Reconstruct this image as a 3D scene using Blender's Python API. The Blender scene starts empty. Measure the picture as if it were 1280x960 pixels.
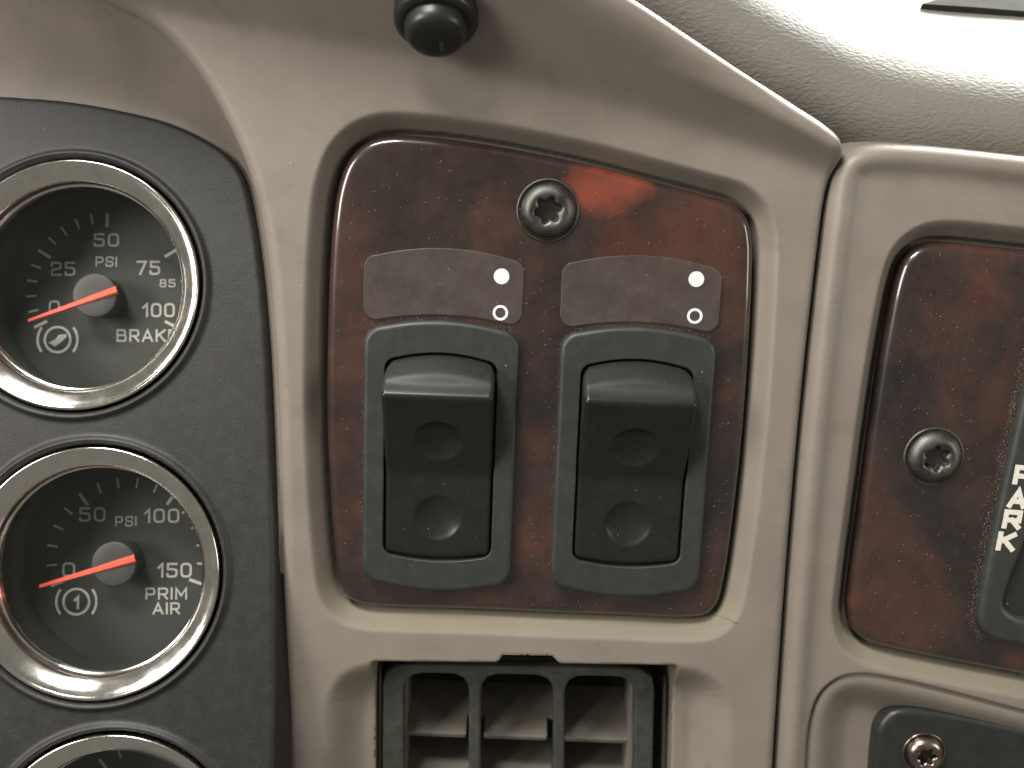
import bpy, bmesh, math, random
import numpy as np
from mathutils import Matrix, Vector
from mathutils.geometry import delaunay_2d_cdt

random.seed(7)
np.random.seed(7)
sc = bpy.context.scene

# ------------------------------------------------------------------ camera
# Dashboard frame: x right, y up along the fascia, z out towards the driver; millimetres.
FPX, DIST, PITCH, ROLL = 1180.0, 200.0, math.radians(10.4), math.radians(2.1)
CAM = DIST * np.array([0.0, math.sin(PITCH), math.cos(PITCH)])
FWD = -CAM / DIST
XA = np.array([1.0, 0.0, 0.0])
UP0 = np.cross(XA, FWD)
RGT = math.cos(ROLL) * XA + math.sin(ROLL) * UP0
UPV = math.cos(ROLL) * UP0 - math.sin(ROLL) * XA
MM = 0.001
BASE = Matrix(((1, 0, 0, 0), (0, 0, -1, 0), (0, 1, 0, 0), (0, 0, 0, 1)))   # dashboard frame -> world


def W(p):
    return BASE @ Vector((p[0] * MM, p[1] * MM, p[2] * MM))


cam_data = bpy.data.cameras.new('camera')
cam = bpy.data.objects.new('camera', cam_data)
sc.collection.objects.link(cam)
sc.camera = cam
rot = Matrix((RGT, UPV, -FWD)).transposed()
cam.matrix_world = Matrix.Translation(W(CAM)) @ (BASE.to_3x3() @ rot).to_4x4()
cam_data.sensor_width = 36.0
cam_data.lens = 36.0 * FPX / 1280.0
cam_data.clip_start = 0.005
cam_data.clip_end = 20.0
cam_data.dof.use_dof = True
cam_data.dof.focus_distance = 0.197
cam_data.dof.aperture_fstop = 13.0

# ------------------------------------------------------------------ world + lamps
world = bpy.data.worlds.new('World')
sc.world = world
world.use_nodes = True
bg = world.node_tree.nodes['Background']
bg.inputs['Color'].default_value = (1.0, 0.96, 0.84, 1)
bg.inputs['Strength'].default_value = 0.23


def area(name, loc, target, sx, sy, power, col):
    d = bpy.data.lights.new(name, 'AREA')
    d.shape = 'RECTANGLE'
    d.size, d.size_y = sx * MM, sy * MM
    d.energy = power
    d.color = col
    o = bpy.data.objects.new(name, d)
    sc.collection.objects.link(o)
    p, t = W(loc), W(target)
    o.location = p
    o.rotation_euler = (t - p).to_track_quat('-Z', 'Y').to_euler()
    return o


area('windshield_corner_light', (-220, 550, 320), (0, 0, 0), 240, 150, 6.6, (1.0, 0.97, 0.92))
area('side_window_light', (-600, 210, 450), (0, 0, 0), 260, 300, 4.9, (1.0, 0.95, 0.90))
area('windshield_light', (230, 560, -480), (80, 70, -20), 900, 300, 40.0, (1.0, 0.98, 0.93))
area('far_window_light', (800, 120, 380), (0, 0, 0), 260, 300, 1.9, (1.0, 0.96, 0.88))

sc.view_settings.view_transform = 'Standard'
sc.view_settings.look = 'None'
sc.view_settings.exposure = 0.0
sc.view_settings.gamma = 1.0
sc.view_settings.use_curve_mapping = False
sc.render.engine = 'CYCLES'
sc.cycles.max_bounces = 6
sc.cycles.use_denoising = True


# ------------------------------------------------------------------ projection helpers
def ray(px, py):
    return FWD + (px - 640) / FPX * RGT - (py - 480) / FPX * UPV


def U(px, py, z=0.0):
    d = ray(px, py)
    t = (z - CAM[2]) / d[2]
    return CAM + t * d


def Upts(pts, z=0.0):
    return np.array([U(p[0], p[1], p[2] if len(p) > 2 else z)[:2] for p in pts])


# gauge frame: its own plane, facing the driver
GZ = -ray(613, 510)
GZ = GZ / np.linalg.norm(GZ)
GX = RGT - GZ * (RGT @ GZ)
GX /= np.linalg.norm(GX)
GY = np.cross(GZ, GX)
GO = U(335, 520, -3.5)


def G(px, py, h=0.0):
    d = ray(px, py)
    o = GO + GZ * h
    t = ((o - CAM) @ GZ) / (d @ GZ)
    q = CAM + t * d - GO
    return np.array([q @ GX, q @ GY])


def Gpts(pts, h=0.0):
    return np.array([G(p[0], p[1], h) for p in pts])


GM = BASE @ Matrix(((GX[0], GY[0], GZ[0], GO[0] * MM), (GX[1], GY[1], GZ[1], GO[1] * MM),
                    (GX[2], GY[2], GZ[2], GO[2] * MM), (0, 0, 0, 1)))


def gz_height(x, y):
    """z of the gauge plane at dashboard-frame x, y"""
    return GO[2] - (GZ[0] * (x - GO[0]) + GZ[1] * (y - GO[1])) / GZ[2]


# ------------------------------------------------------------------ outline helpers
def spline(pts, n=8, closed=True):
    P = np.asarray(pts, float)
    N = len(P)
    out = []
    rng = range(N) if closed else range(N - 1)
    for i in rng:
        if closed:
            p0, p1, p2, p3 = P[(i - 1) % N], P[i], P[(i + 1) % N], P[(i + 2) % N]
        else:
            p0, p1, p2, p3 = P[max(i - 1, 0)], P[i], P[i + 1], P[min(i + 2, N - 1)]
        # centripetal knots keep tight corners free of loops
        t0 = 0.0
        t1 = t0 + max(np.linalg.norm(p1 - p0), 1e-6) ** .5
        t2 = t1 + max(np.linalg.norm(p2 - p1), 1e-6) ** .5
        t3 = t2 + max(np.linalg.norm(p3 - p2), 1e-6) ** .5
        for k in range(n):
            t = t1 + (t2 - t1) * k / n
            a1 = (t1 - t) / (t1 - t0) * p0 + (t - t0) / (t1 - t0) * p1
            a2 = (t2 - t) / (t2 - t1) * p1 + (t - t1) / (t2 - t1) * p2
            a3 = (t3 - t) / (t3 - t2) * p2 + (t - t2) / (t3 - t2) * p3
            b1 = (t2 - t) / (t2 - t0) * a1 + (t - t0) / (t2 - t0) * a2
            b2 = (t3 - t) / (t3 - t1) * a2 + (t - t1) / (t3 - t1) * a3
            out.append((t2 - t) / (t2 - t1) * b1 + (t - t1) / (t2 - t1) * b2)
    if not closed:
        out.append(P[-1])
    return np.array(out)


def resample(P, n):
    P = np.asarray(P)
    Q = np.vstack([P, P[:1]])
    s = np.concatenate([[0], np.cumsum(np.linalg.norm(np.diff(Q, axis=0), axis=1))])
    t = np.linspace(0, s[-1], n, endpoint=False)
    return np.stack([np.interp(t, s, Q[:, 0]), np.interp(t, s, Q[:, 1])], 1)


def area2(P):
    x, y = P[:, 0], P[:, 1]
    return 0.5 * np.sum(x * np.roll(y, -1) - np.roll(x, -1) * y)


def ccw(P):
    return P if area2(P) > 0 else P[::-1]


def offset(P, d):
    """inward offset by d of a ccw outline"""
    P = np.asarray(P, float)
    a = np.roll(P, 1, 0)
    b = np.roll(P, -1, 0)
    t = b - a
    t /= np.maximum(np.linalg.norm(t, axis=1), 1e-9)[:, None]
    return P + d * np.stack([-t[:, 1], t[:, 0]], 1)


def round_poly(pts, r, n=6):
    """polygon with rounded corners; r one value or one per corner"""
    P = np.asarray(pts, float)
    N = len(P)
    out = []
    for i in range(N):
        rr = r[i] if hasattr(r, '__len__') else r
        p, a, b = P[i], P[i - 1] - P[i], P[(i + 1) % N] - P[i]
        la, lb = np.linalg.norm(a), np.linalg.norm(b)
        rr = min(rr, la * .49, lb * .49)
        p0, p1 = p + a / la * rr, p + b / lb * rr
        for k in range(n + 1):
            t = k / n
            out.append((1 - t) ** 2 * p0 + 2 * t * (1 - t) * p + t * t * p1)
    return np.array(out)


def sdf(X, Y, poly, closed=True, signed=True):
    """distance to a polyline; positive inside when closed"""
    P = np.asarray(poly, np.float32)
    Q = np.roll(P, -1, 0) if closed else P[1:]
    A = P if closed else P[:-1]
    X = X.astype(np.float32)
    Y = Y.astype(np.float32)
    d = np.full(X.shape, 1e9, np.float32)
    ins = np.zeros(X.shape, bool)
    for a, b in zip(A, Q):
        e = b - a
        l2 = max(float(e @ e), 1e-12)
        wx, wy = X - a[0], Y - a[1]
        t = np.clip((wx * e[0] + wy * e[1]) / l2, 0, 1)
        dx, dy = wx - t * e[0], wy - t * e[1]
        np.minimum(d, dx * dx + dy * dy, out=d)
        if closed and signed:
            c = ((a[1] <= Y) != (b[1] <= Y))
            if c.any():
                xi = a[0] + (Y - a[1]) / (e[1] if abs(e[1]) > 1e-9 else 1e-9) * e[0]
                ins ^= c & (X < xi)
    d = np.sqrt(d)
    if closed and signed:
        d = np.where(ins, d, -d)
    return d


def sstep(a, b, x):
    t = np.clip((x - a) / (b - a), 0, 1)
    return t * t * (3 - 2 * t)


# ------------------------------------------------------------------ object helpers
def link(o):
    sc.collection.objects.link(o)
    return o


def tag(o, label=None, cat=None, group=None, kind=None):
    if label: o['label'] = label
    if cat: o['category'] = cat
    if group: o['group'] = group
    if kind: o['kind'] = kind
    return o


def thing(name, label, cat, mat=None, group=None):
    o = link(bpy.data.objects.new(name, None))
    o.empty_display_size = 0.01
    o.matrix_world = mat if mat is not None else BASE
    return tag(o, label, cat, group)


def at(x, y, z, rz=0.0):
    return BASE @ Matrix.Translation((x * MM, y * MM, z * MM)) @ Matrix.Rotation(rz, 4, 'Z')


def gat(x, y, z):
    return GM @ Matrix.Translation((x * MM, y * MM, z * MM))


def mesh_from(name, V, F, mat, smooth=True, attrs=None):
    """V (n,3) in mm, F array of quads/tris or list"""
    me = bpy.data.meshes.new(name)
    V = np.asarray(V, np.float32) * MM
    if isinstance(F, np.ndarray):
        k = F.shape[1]
        me.vertices.add(len(V))
        me.vertices.foreach_set('co', V.ravel())
        me.loops.add(F.size)
        me.loops.foreach_set('vertex_index', F.ravel().astype(np.int32))
        me.polygons.add(len(F))
        me.polygons.foreach_set('loop_start', np.arange(0, F.size, k, dtype=np.int32))
        me.update(calc_edges=True)
    else:
        me.from_pydata(V.tolist(), [], F)
    if smooth is True:
        me.polygons.foreach_set('use_smooth', np.ones(len(me.polygons), bool))
    elif smooth is not False:
        me.polygons.foreach_set('use_smooth', np.asarray(smooth, bool))
    if attrs:
        for an, av in attrs.items():
            a = me.attributes.new(an, 'FLOAT', 'POINT')
            a.data.foreach_set('value', np.asarray(av, np.float32))
    if mat: me.materials.append(mat)
    me.update()
    return me


def part(name, me, parent, loc=None, rz=0.0):
    o = link(bpy.data.objects.new(name, me))
    o.parent = parent
    if loc is not None:
        o.location = (loc[0] * MM, loc[1] * MM, loc[2] * MM)
    if rz: o.rotation_euler = (0, 0, rz)
    return o


def single(name, me, label, cat, mat=None, group=None, kind=None):
    o = link(bpy.data.objects.new(name, me))
    o.matrix_world = mat if mat is not None else BASE
    return tag(o, label, cat, group, kind)


def copy_tree(o, parent=None):
    c = link(o.copy())
    c.parent = parent
    for ch in list(o.children):
        copy_tree(ch, c)
    return c


def grid_mesh(name, X, Y, Z, keep, mat, attrs=None):
    ny, nx = X.shape
    idx = np.arange(nx * ny).reshape(ny, nx)
    k = keep[:-1, :-1] & keep[1:, :-1] & keep[:-1, 1:] & keep[1:, 1:]
    F = np.stack([idx[:-1, :-1][k], idx[:-1, 1:][k], idx[1:, 1:][k], idx[1:, :-1][k]], 1)
    used = np.zeros(nx * ny, bool)
    used[F.ravel()] = True
    remap = np.cumsum(used) - 1
    V = np.stack([X.ravel(), Y.ravel(), Z.ravel()], 1)[used]
    at_ = {a: v.ravel()[used] for a, v in attrs.items()} if attrs else None
    return mesh_from(name, V, remap[F], mat, True, at_)


def make_grid(x0, x1, y0, y1, step):
    xs = np.arange(x0, x1 + step, step)
    ys = np.arange(y0, y1 + step, step)
    return np.meshgrid(xs, ys)


def plate(name, outline, z0, z1, bevel, mat, holes=(), steps=4, hole_bevel=None):
    """flat plate with rounded front edges, real thickness and holes"""
    loops = [(ccw(np.asarray(outline)), 1.0)] + [(ccw(np.asarray(h)), -1.0) for h in holes]
    V, F, S = [], [], []
    front = []
    for P, sg in loops:
        n = len(P)
        prev = None
        bv = bevel if sg > 0 or hole_bevel is None else hole_bevel
        rings = [(0.0, z0)] + [(bv * (1 - math.cos(a)), z1 - bv * (1 - math.sin(a)))
                               for a in np.linspace(0, math.pi / 2, steps + 1)]
        for (ins, z) in rings:
            Q = offset(P, sg * ins)
            b = len(V)
            V += [(q[0], q[1], z) for q in Q]
            if prev is not None:
                for i in range(n):
                    j = (i + 1) % n
                    f = (prev + i, prev + j, b + j, b + i)
                    F.append(f if sg > 0 else f[::-1])
                    S.append(True)
            prev = b
        front.append(list(range(prev, prev + n)))
    if len(loops) == 1:
        F.append(tuple(front[0]))
        S.append(False)
    else:
        mp = [i for ring in front for i in ring]
        co = [Vector((V[i][0], V[i][1])) for i in mp]
        ed, b0 = [], 0
        for ring in front:
            n = len(ring)
            ed += [(b0 + i, b0 + (i + 1) % n) for i in range(n)]
            b0 += n
        vo_, _, fo, _, _, _ = delaunay_2d_cdt(co, ed, [], 0, 1e-6)
        rings2 = [np.array([V[i][:2] for i in ring]) for ring in front]
        tri = np.array([[tuple(vo_[i]) for i in f[:3]] for f in fo]).mean(1)
        ok = sdf(tri[:, 0], tri[:, 1], rings2[0]) > 0
        for r_ in rings2[1:]:
            ok &= sdf(tri[:, 0], tri[:, 1], r_) < 0
        for f, k_ in zip(fo, ok):
            if k_:
                F.append(tuple(mp[i] for i in f))
                S.append(False)
    return mesh_from(name, V, F, mat, S)


def lathe(name, prof, mat, n=96, cap=False, rfun=None):
    """revolve (r, z) points about z; rfun(i, theta) may modulate the radius"""
    V, F = [], []
    th = np.linspace(0, 2 * math.pi, n, endpoint=False)
    for i, (r, z) in enumerate(prof):
        for t in th:
            m = rfun(i, t) if rfun else 1.0
            V.append((r * m * math.cos(t), r * m * math.sin(t), z))
    for i in range(len(prof) - 1):
        for k in range(n):
            l = (k + 1) % n
            F.append((i * n + k, i * n + l, (i + 1) * n + l, (i + 1) * n + k))
    S = [True] * len(F)
    if cap:
        F.append(tuple(range((len(prof) - 1) * n, len(prof) * n)))
        S.append(False)
    # profile runs from outside in -> faces point to +z when listed this way
    F = [f[::-1] if False else f for f in F]
    return mesh_from(name, V, F, mat, S)


def box(name, sx, sy, sz, mat, bev=0.0):
    return plate(name, round_poly([(-sx / 2, -sy / 2), (sx / 2, -sy / 2), (sx / 2, sy / 2), (-sx / 2, sy / 2)],
                                  max(bev, 0.01), 3), -sz / 2, sz / 2, max(bev, 0.01), mat, steps=2)


# ------------------------------------------------------------------ materials
def new_mat(name):
    m = bpy.data.materials.new(name)
    m.use_nodes = True
    nt = m.node_tree
    return m, nt, nt.nodes['Principled BSDF']


def N(nt, t, **kw):
    n = nt.nodes.new(t)
    for k, v in kw.items():
        if k in n.inputs.keys():
            n.inputs[k].default_value = v
        else:
            setattr(n, k, v)
    return n


def noise(nt, scale_mm, detail=3.0, rough=0.55, dist=0.0, vec=None):
    """noise with features about scale_mm across"""
    n = N(nt, 'ShaderNodeTexNoise', Scale=1000.0 / scale_mm, Detail=detail, Roughness=rough, Distortion=dist)
    if vec is None:
        vec = coords(nt)
    nt.links.new(vec, n.inputs['Vector'])
    return n


def coords(nt):
    for n in nt.nodes:
        if n.type == 'TEX_COORD':
            return n.outputs['Object']
    return nt.nodes.new('ShaderNodeTexCoord').outputs['Object']


def ramp(nt, fac, stops):
    r = nt.nodes.new('ShaderNodeValToRGB')
    el = r.color_ramp.elements
    while len(el) < len(stops):
        el.new(0.5)
    for e, (p, c) in zip(el, stops):
        e.position = p
        e.color = (*c, 1) if len(c) == 3 else c
    nt.links.new(fac, r.inputs['Fac'])
    return r.outputs['Color']


def mix(nt, fac, a, b, mode='MIX'):
    m = nt.nodes.new('ShaderNodeMix')
    m.data_type = 'RGBA'
    m.blend_type = mode
    for sock, v in ((m.inputs[0], fac), (m.inputs[6], a), (m.inputs[7], b)):
        if hasattr(v, 'is_linked') or hasattr(v, 'links'):
            nt.links.new(v, sock)
        elif isinstance(v, (int, float)):
            sock.default_value = v
        else:
            sock.default_value = (*v, 1)
    return m.outputs[2]


def math_n(nt, op, a, b=0.0):
    m = nt.nodes.new('ShaderNodeMath')
    m.operation = op
    for s, v in zip(m.inputs, (a, b)):
        if hasattr(v, 'links'):
            nt.links.new(v, s)
        else:
            s.default_value = v
    return m.outputs[0]


def bump(nt, height, dist_mm, strength=1.0, normal=None):
    b = N(nt, 'ShaderNodeBump', Strength=strength, Distance=dist_mm * MM)
    nt.links.new(height, b.inputs['Height'])
    if normal is not None:
        nt.links.new(normal, b.inputs['Normal'])
    return b.outputs['Normal']


def specks(nt, cell_mm, size, vec=None):
    """sparse dust specks: 1 on a speck, 0 elsewhere"""
    v = N(nt, 'ShaderNodeTexVoronoi', Scale=1000.0 / cell_mm)
    nt.links.new(vec if vec is not None else coords(nt), v.inputs['Vector'])
    sep = nt.nodes.new('ShaderNodeSeparateColor')
    nt.links.new(v.outputs['Color'], sep.inputs[0])
    lim = math_n(nt, 'MULTIPLY', math_n(nt, 'POWER', sep.outputs[1], 1.6), size)
    near = math_n(nt, 'LESS_THAN', v.outputs['Distance'], lim)
    pick = math_n(nt, 'GREATER_THAN', sep.outputs[0], 0.3)
    return math_n(nt, 'MULTIPLY', near, pick)


def plastic(name, col, rough=0.5, mottle=0.10, grain_mm=0.5, grain=0.02, dust=0.0, dust_col=(0.30, 0.27, 0.21),
            spec=0.5, attr=None, speck=None, speck_col=(0.35, 0.33, 0.28), stain=0.0):
    m, nt, b = new_mat(name)
    L = nt.links
    c2 = tuple(x * (1 - mottle) for x in col)
    c3 = tuple(min(1, x * (1 + mottle)) for x in col)
    n1 = noise(nt, 14, 4, 0.6)
    c = ramp(nt, n1.outputs['Fac'], [(0.3, c2), (0.7, c3)])
    if stain:
        n0 = noise(nt, 11.0, 5, 0.65, 0.8)
        f0 = ramp(nt, n0.outputs['Fac'], [(0.56, (0, 0, 0)), (0.72, (stain,) * 3)])
        c = mix(nt, f0, c, tuple(x * 0.35 for x in col))
    if dust:
        n2 = noise(nt, 3.0, 6, 0.7)
        d = ramp(nt, n2.outputs['Fac'], [(0.42, (0, 0, 0)), (0.75, (dust,) * 3)])
        c = mix(nt, d, c, dust_col)
    if attr:
        a = N(nt, 'ShaderNodeAttribute', attribute_name=attr)
        n3 = noise(nt, 0.9, 5, 0.75)
        f = math_n(nt, 'MULTIPLY', a.outputs['Fac'], ramp(nt, n3.outputs['Fac'], [(0.3, (0.25,) * 3), (0.65, (1,) * 3)]))
        c = mix(nt, f, c, dust_col)
    if speck:
        s = specks(nt, *speck)
        c = mix(nt, math_n(nt, 'MULTIPLY', s, 0.7), c, speck_col)
    L.new(c, b.inputs['Base Color'])
    n4 = noise(nt, 6.0, 4, 0.6)
    r = N(nt, 'ShaderNodeMapRange')
    r.inputs['To Min'].default_value = rough * 0.85
    r.inputs['To Max'].default_value = min(1, rough * 1.2)
    L.new(n4.outputs['Fac'], r.inputs['Value'])
    ro = r.outputs[0]
    if attr:
        ro = math_n(nt, 'ADD', ro, math_n(nt, 'MULTIPLY', a.outputs['Fac'], 0.8))
    L.new(ro, b.inputs['Roughness'])
    b.inputs['Specular IOR Level'].default_value = spec
    if grain:
        g = noise(nt, grain_mm, 2, 0.5)
        L.new(bump(nt, g.outputs['Fac'], grain), b.inputs['Normal'])
    return m


def wood_material(name, patch=None):
    """glossy dark tortoise-burl print under clear lacquer"""
    m, nt, b = new_mat(name)
    L = nt.links
    co = coords(nt)
    mp = N(nt, 'ShaderNodeMapping')
    mp.inputs['Location'].default_value = (0.013, 0.021, 0.0) if patch else (0.051, 0.037, 0.0)
    mp.inputs['Scale'].default_value = (1.0, 0.85, 1.0)
    mp.inputs['Rotation'].default_value = (0, 0, 0.6)
    L.new(co, mp.inputs['Vector'])
    v = mp.outputs[0]
    big = noise(nt, 21, 5, 0.6, 0.5, v)
    c = ramp(nt, big.outputs['Fac'], [(0.33, (0.008, 0.006, 0.006)), (0.46, (0.022, 0.011, 0.009)),
                                      (0.57, (0.042, 0.0170, 0.0125)), (0.72, (0.067, 0.0215, 0.0142))])
    cl = noise(nt, 7, 5, 0.7, 1.3, v)
    d = ramp(nt, cl.outputs['Fac'], [(0.30, (0.65,) * 3), (0.68, (1.15,) * 3)])
    c = mix(nt, 1.0, c, d, 'MULTIPLY')
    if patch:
        # sunlight spot by the screw painted into the print, plus a weaker red area
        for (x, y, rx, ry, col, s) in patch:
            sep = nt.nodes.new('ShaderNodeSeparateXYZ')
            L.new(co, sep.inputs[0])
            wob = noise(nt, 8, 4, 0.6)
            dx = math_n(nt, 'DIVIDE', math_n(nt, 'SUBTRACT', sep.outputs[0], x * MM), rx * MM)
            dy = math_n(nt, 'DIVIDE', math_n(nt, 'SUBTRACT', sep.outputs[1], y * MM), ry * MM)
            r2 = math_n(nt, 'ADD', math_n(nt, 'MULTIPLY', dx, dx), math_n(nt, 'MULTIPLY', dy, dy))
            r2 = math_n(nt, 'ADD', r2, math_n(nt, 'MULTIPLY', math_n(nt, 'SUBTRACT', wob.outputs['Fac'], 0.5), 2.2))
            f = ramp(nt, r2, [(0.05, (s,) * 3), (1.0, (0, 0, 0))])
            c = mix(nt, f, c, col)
    s1 = specks(nt, 1.7, 0.075)
    s2 = specks(nt, 3.7, 0.045)
    s = math_n(nt, 'MAXIMUM', s1, s2)
    haze = noise(nt, 9, 6, 0.75)
    hz = ramp(nt, haze.outputs['Fac'], [(0.35, (0.01,) * 3), (0.8, (0.08,) * 3)])
    c = mix(nt, hz, c, (0.20, 0.17, 0.14))  # greyish reflection of the cab painted into the base colour
    c = mix(nt, math_n(nt, 'MULTIPLY', s, 0.3), c, (0.36, 0.31, 0.26))
    L.new(c, b.inputs['Base Color'])
    b.inputs['Roughness'].default_value = 0.30
    b.inputs['Specular IOR Level'].default_value = 0.4
    b.inputs['Coat Weight'].default_value = 1.0
    rr = ramp(nt, haze.outputs['Fac'], [(0.3, (0.04,) * 3), (0.8, (0.13,) * 3)])
    L.new(rr, b.inputs['Coat Roughness'])
    wv = noise(nt, 18, 2, 0.5)
    L.new(bump(nt, wv.outputs['Fac'], 0.12), b.inputs['Coat Normal'])
    return m


def metal(name, col, rough, bump_mm=0.0, mottle=0.0):
    m, nt, b = new_mat(name)
    b.inputs['Metallic'].default_value = 1.0
    n = noise(nt, 5, 5, 0.7)
    c = ramp(nt, n.outputs['Fac'], [(0.35, tuple(x * (1 - mottle) for x in col)), (0.65, col)])
    nt.links.new(c, b.inputs['Base Color'])
    r = ramp(nt, n.outputs['Fac'], [(0.3, (rough * .7,) * 3), (0.7, (rough * 1.3,) * 3)])
    nt.links.new(r, b.inputs['Roughness'])
    if bump_mm:
        g = noise(nt, 0.8, 3)
        nt.links.new(bump(nt, g.outputs['Fac'], bump_mm), b.inputs['Normal'])
    return m


def paint(name, col, rough=0.55):
    m, nt, b = new_mat(name)
    n = noise(nt, 0.7, 4, 0.7)
    c = ramp(nt, n.outputs['Fac'], [(0.3, tuple(x * .82 for x in col)), (0.6, col)])
    nt.links.new(c, b.inputs['Base Color'])
    b.inputs['Roughness'].default_value = rough
    return m


M = {}
M['tan'] = plastic('tan_trim_plastic', (0.202, 0.173, 0.147), 0.48, 0.08, 0.40, 0.03, attr='dust',
                   dust_col=(0.185, 0.165, 0.113), dust=0.14, speck=(4.0, 0.06), stain=0.22)
M['pad'] = plastic('padded_vinyl', (0.150, 0.141, 0.121), 0.62, 0.06, 0.5, 0.0)
M['gauge_panel'] = plastic('black_grained_plastic', (0.0140, 0.0136, 0.0115), 0.52, 0.15, 0.5, 0.05, dust=0.10,
                           dust_col=(0.12, 0.115, 0.10), speck=(4.0, 0.05))
M['wood_a'] = wood_material('burl_print_lacquer', [(17.5, 41.0, 11.0, 6.5, (0.23, 0.046, 0.024), 0.85),  # painted sunlight spot beside the screw
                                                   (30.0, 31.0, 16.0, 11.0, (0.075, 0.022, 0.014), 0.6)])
M['wood_b'] = wood_material('burl_print_lacquer_right')
M['bezel'] = plastic('switch_bezel_plastic', (0.0250, 0.0270, 0.0245), 0.46, 0.08, 0.35, 0.008, dust=0.12,
                     dust_col=(0.13, 0.125, 0.105), speck=(3.0, 0.06))
M['rocker'] = plastic('rocker_plastic', (0.0115, 0.0122, 0.0117), 0.31, 0.10, 0.3, 0.008, dust=0.10,
                      dust_col=(0.06, 0.057, 0.045), speck=(1.3, 0.075), attr='dust', spec=0.36)
M['vent'] = plastic('vent_frame_plastic', (0.032, 0.0345, 0.030), 0.42, 0.1, 0.4, 0.01, dust=0.25,
                    dust_col=(0.14, 0.13, 0.10), speck=(3.0, 0.06))
M['louver'] = plastic('louver_plastic', (0.140, 0.124, 0.102), 0.6, 0.12, 0.4, 0.01, dust=0.45,
                      dust_col=(0.19, 0.17, 0.135))
M['black'] = plastic('black_plastic', (0.016, 0.017, 0.016), 0.42, 0.1, 0.5, 0.01, dust=0.08,
                     dust_col=(0.10, 0.10, 0.085), speck=(3.0, 0.06))
M['gloss'] = plastic('glossy_black_plastic', (0.014, 0.015, 0.014), 0.36, 0.1, 0.5, 0.0, dust=0.06, dust_col=(0.10, 0.10, 0.085))
M['void'] = plastic('dark_substructure', (0.012, 0.012, 0.011), 0.8, 0.1, 1.0, 0.0)
M['screw'] = metal('black_oxide_steel', (0.15, 0.147, 0.13), 0.48, 0.02, 0.4)
M['screw_bronze'] = metal('worn_brown_steel', (0.36, 0.29, 0.24), 0.26, 0.03, 0.45)
M['chrome'] = metal('chrome', (0.72, 0.69, 0.64), 0.15, 0.0, 0.15)
M['dial'] = plastic('dial_black', (0.029, 0.031, 0.027), 0.6, 0.08, 0.6, 0.0, speck=(4.5, 0.05), speck_col=(.25, .25, .22))
M['dial_ink'] = paint('dial_ink', (0.46, 0.45, 0.41))
M['hub'] = plastic('needle_hub_plastic', (0.046, 0.045, 0.042), 0.5, 0.08, 0.5, 0.0, speck=(1.5, 0.08))
M['needle'] = paint('needle_red', (0.85, 0.13, 0.08), 0.45)
M['white'] = paint('label_white', (0.80, 0.78, 0.76))
M['placard_white'] = paint('placard_white', (0.74, 0.70, 0.62))
M['dash_card'] = plastic('grey_board', (0.034, 0.035, 0.029), 0.9, 0.08, 0.8, 0.01, spec=0.05)

# vinyl grain for the pad
nt = M['pad'].node_tree
pb = nt.nodes['Principled BSDF']
vo = N(nt, 'ShaderNodeTexVoronoi', Scale=1000 / 1.05, feature='SMOOTH_F1')
wv = noise(nt, 6.0, 3, 0.6)
mp = N(nt, 'ShaderNodeMapping')
mp.inputs['Scale'].default_value = (1.0, 2.0, 1.0)
nt.links.new(coords(nt), mp.inputs['Vector'])
ad = N(nt, 'ShaderNodeVectorMath', operation='ADD')
sc_ = N(nt, 'ShaderNodeVectorMath', operation='SCALE')
sc_.inputs['Scale'].default_value = 0.004
nt.links.new(wv.outputs['Color'], sc_.inputs[0])
nt.links.new(mp.outputs[0], ad.inputs[0])
nt.links.new(sc_.outputs[0], ad.inputs[1])
nt.links.new(ad.outputs[0], vo.inputs['Vector'])
nt.links.new(bump(nt, vo.outputs['Distance'], 0.14), pb.inputs['Normal'])

# see-through label film
m, nt, b = new_mat('smoked_label_film')
n1 = noise(nt, 8, 5, 0.7)
c = ramp(nt, n1.outputs['Fac'], [(0.35, (0.076, 0.063, 0.055)), (0.7, (0.128, 0.109, 0.096))])
s = math_n(nt, 'MAXIMUM', specks(nt, 1.3, 0.10), specks(nt, 2.7, 0.08))
c = mix(nt, math_n(nt, 'MULTIPLY', s, 0.6), c, (0.42, 0.38, 0.33))
nt.links.new(c, b.inputs['Base Color'])
b.inputs['Roughness'].default_value = 0.38
b.inputs['Alpha'].default_value = 0.54
M['film'] = m

# gauge glass: clear pane, Fresnel reflection
m, nt, b = new_mat('gauge_glass')
nt.nodes.remove(b)
tr = N(nt, 'ShaderNodeBsdfTransparent')
tr.inputs['Color'].default_value = (0.94, 0.95, 0.93, 1)
gl = N(nt, 'ShaderNodeBsdfGlossy')
hz = noise(nt, 12, 5, 0.7)
rg = ramp(nt, hz.outputs['Fac'], [(0.3, (0.03,) * 3), (0.8, (0.16,) * 3)])
nt.links.new(rg, gl.inputs['Roughness'])
fr = N(nt, 'ShaderNodeLayerWeight', Blend=0.5)
fac = math_n(nt, 'ADD', math_n(nt, 'MULTIPLY', math_n(nt, 'POWER', fr.outputs['Facing'], 4.0), 0.6), 0.045)
mx = N(nt, 'ShaderNodeMixShader')
nt.links.new(fac, mx.inputs[0])
nt.links.new(tr.outputs[0], mx.inputs[1])
nt.links.new(gl.outputs[0], mx.inputs[2])
nt.links.new(mx.outputs[0], nt.nodes['Material Output'].inputs['Surface'])
M['glass'] = m

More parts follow.
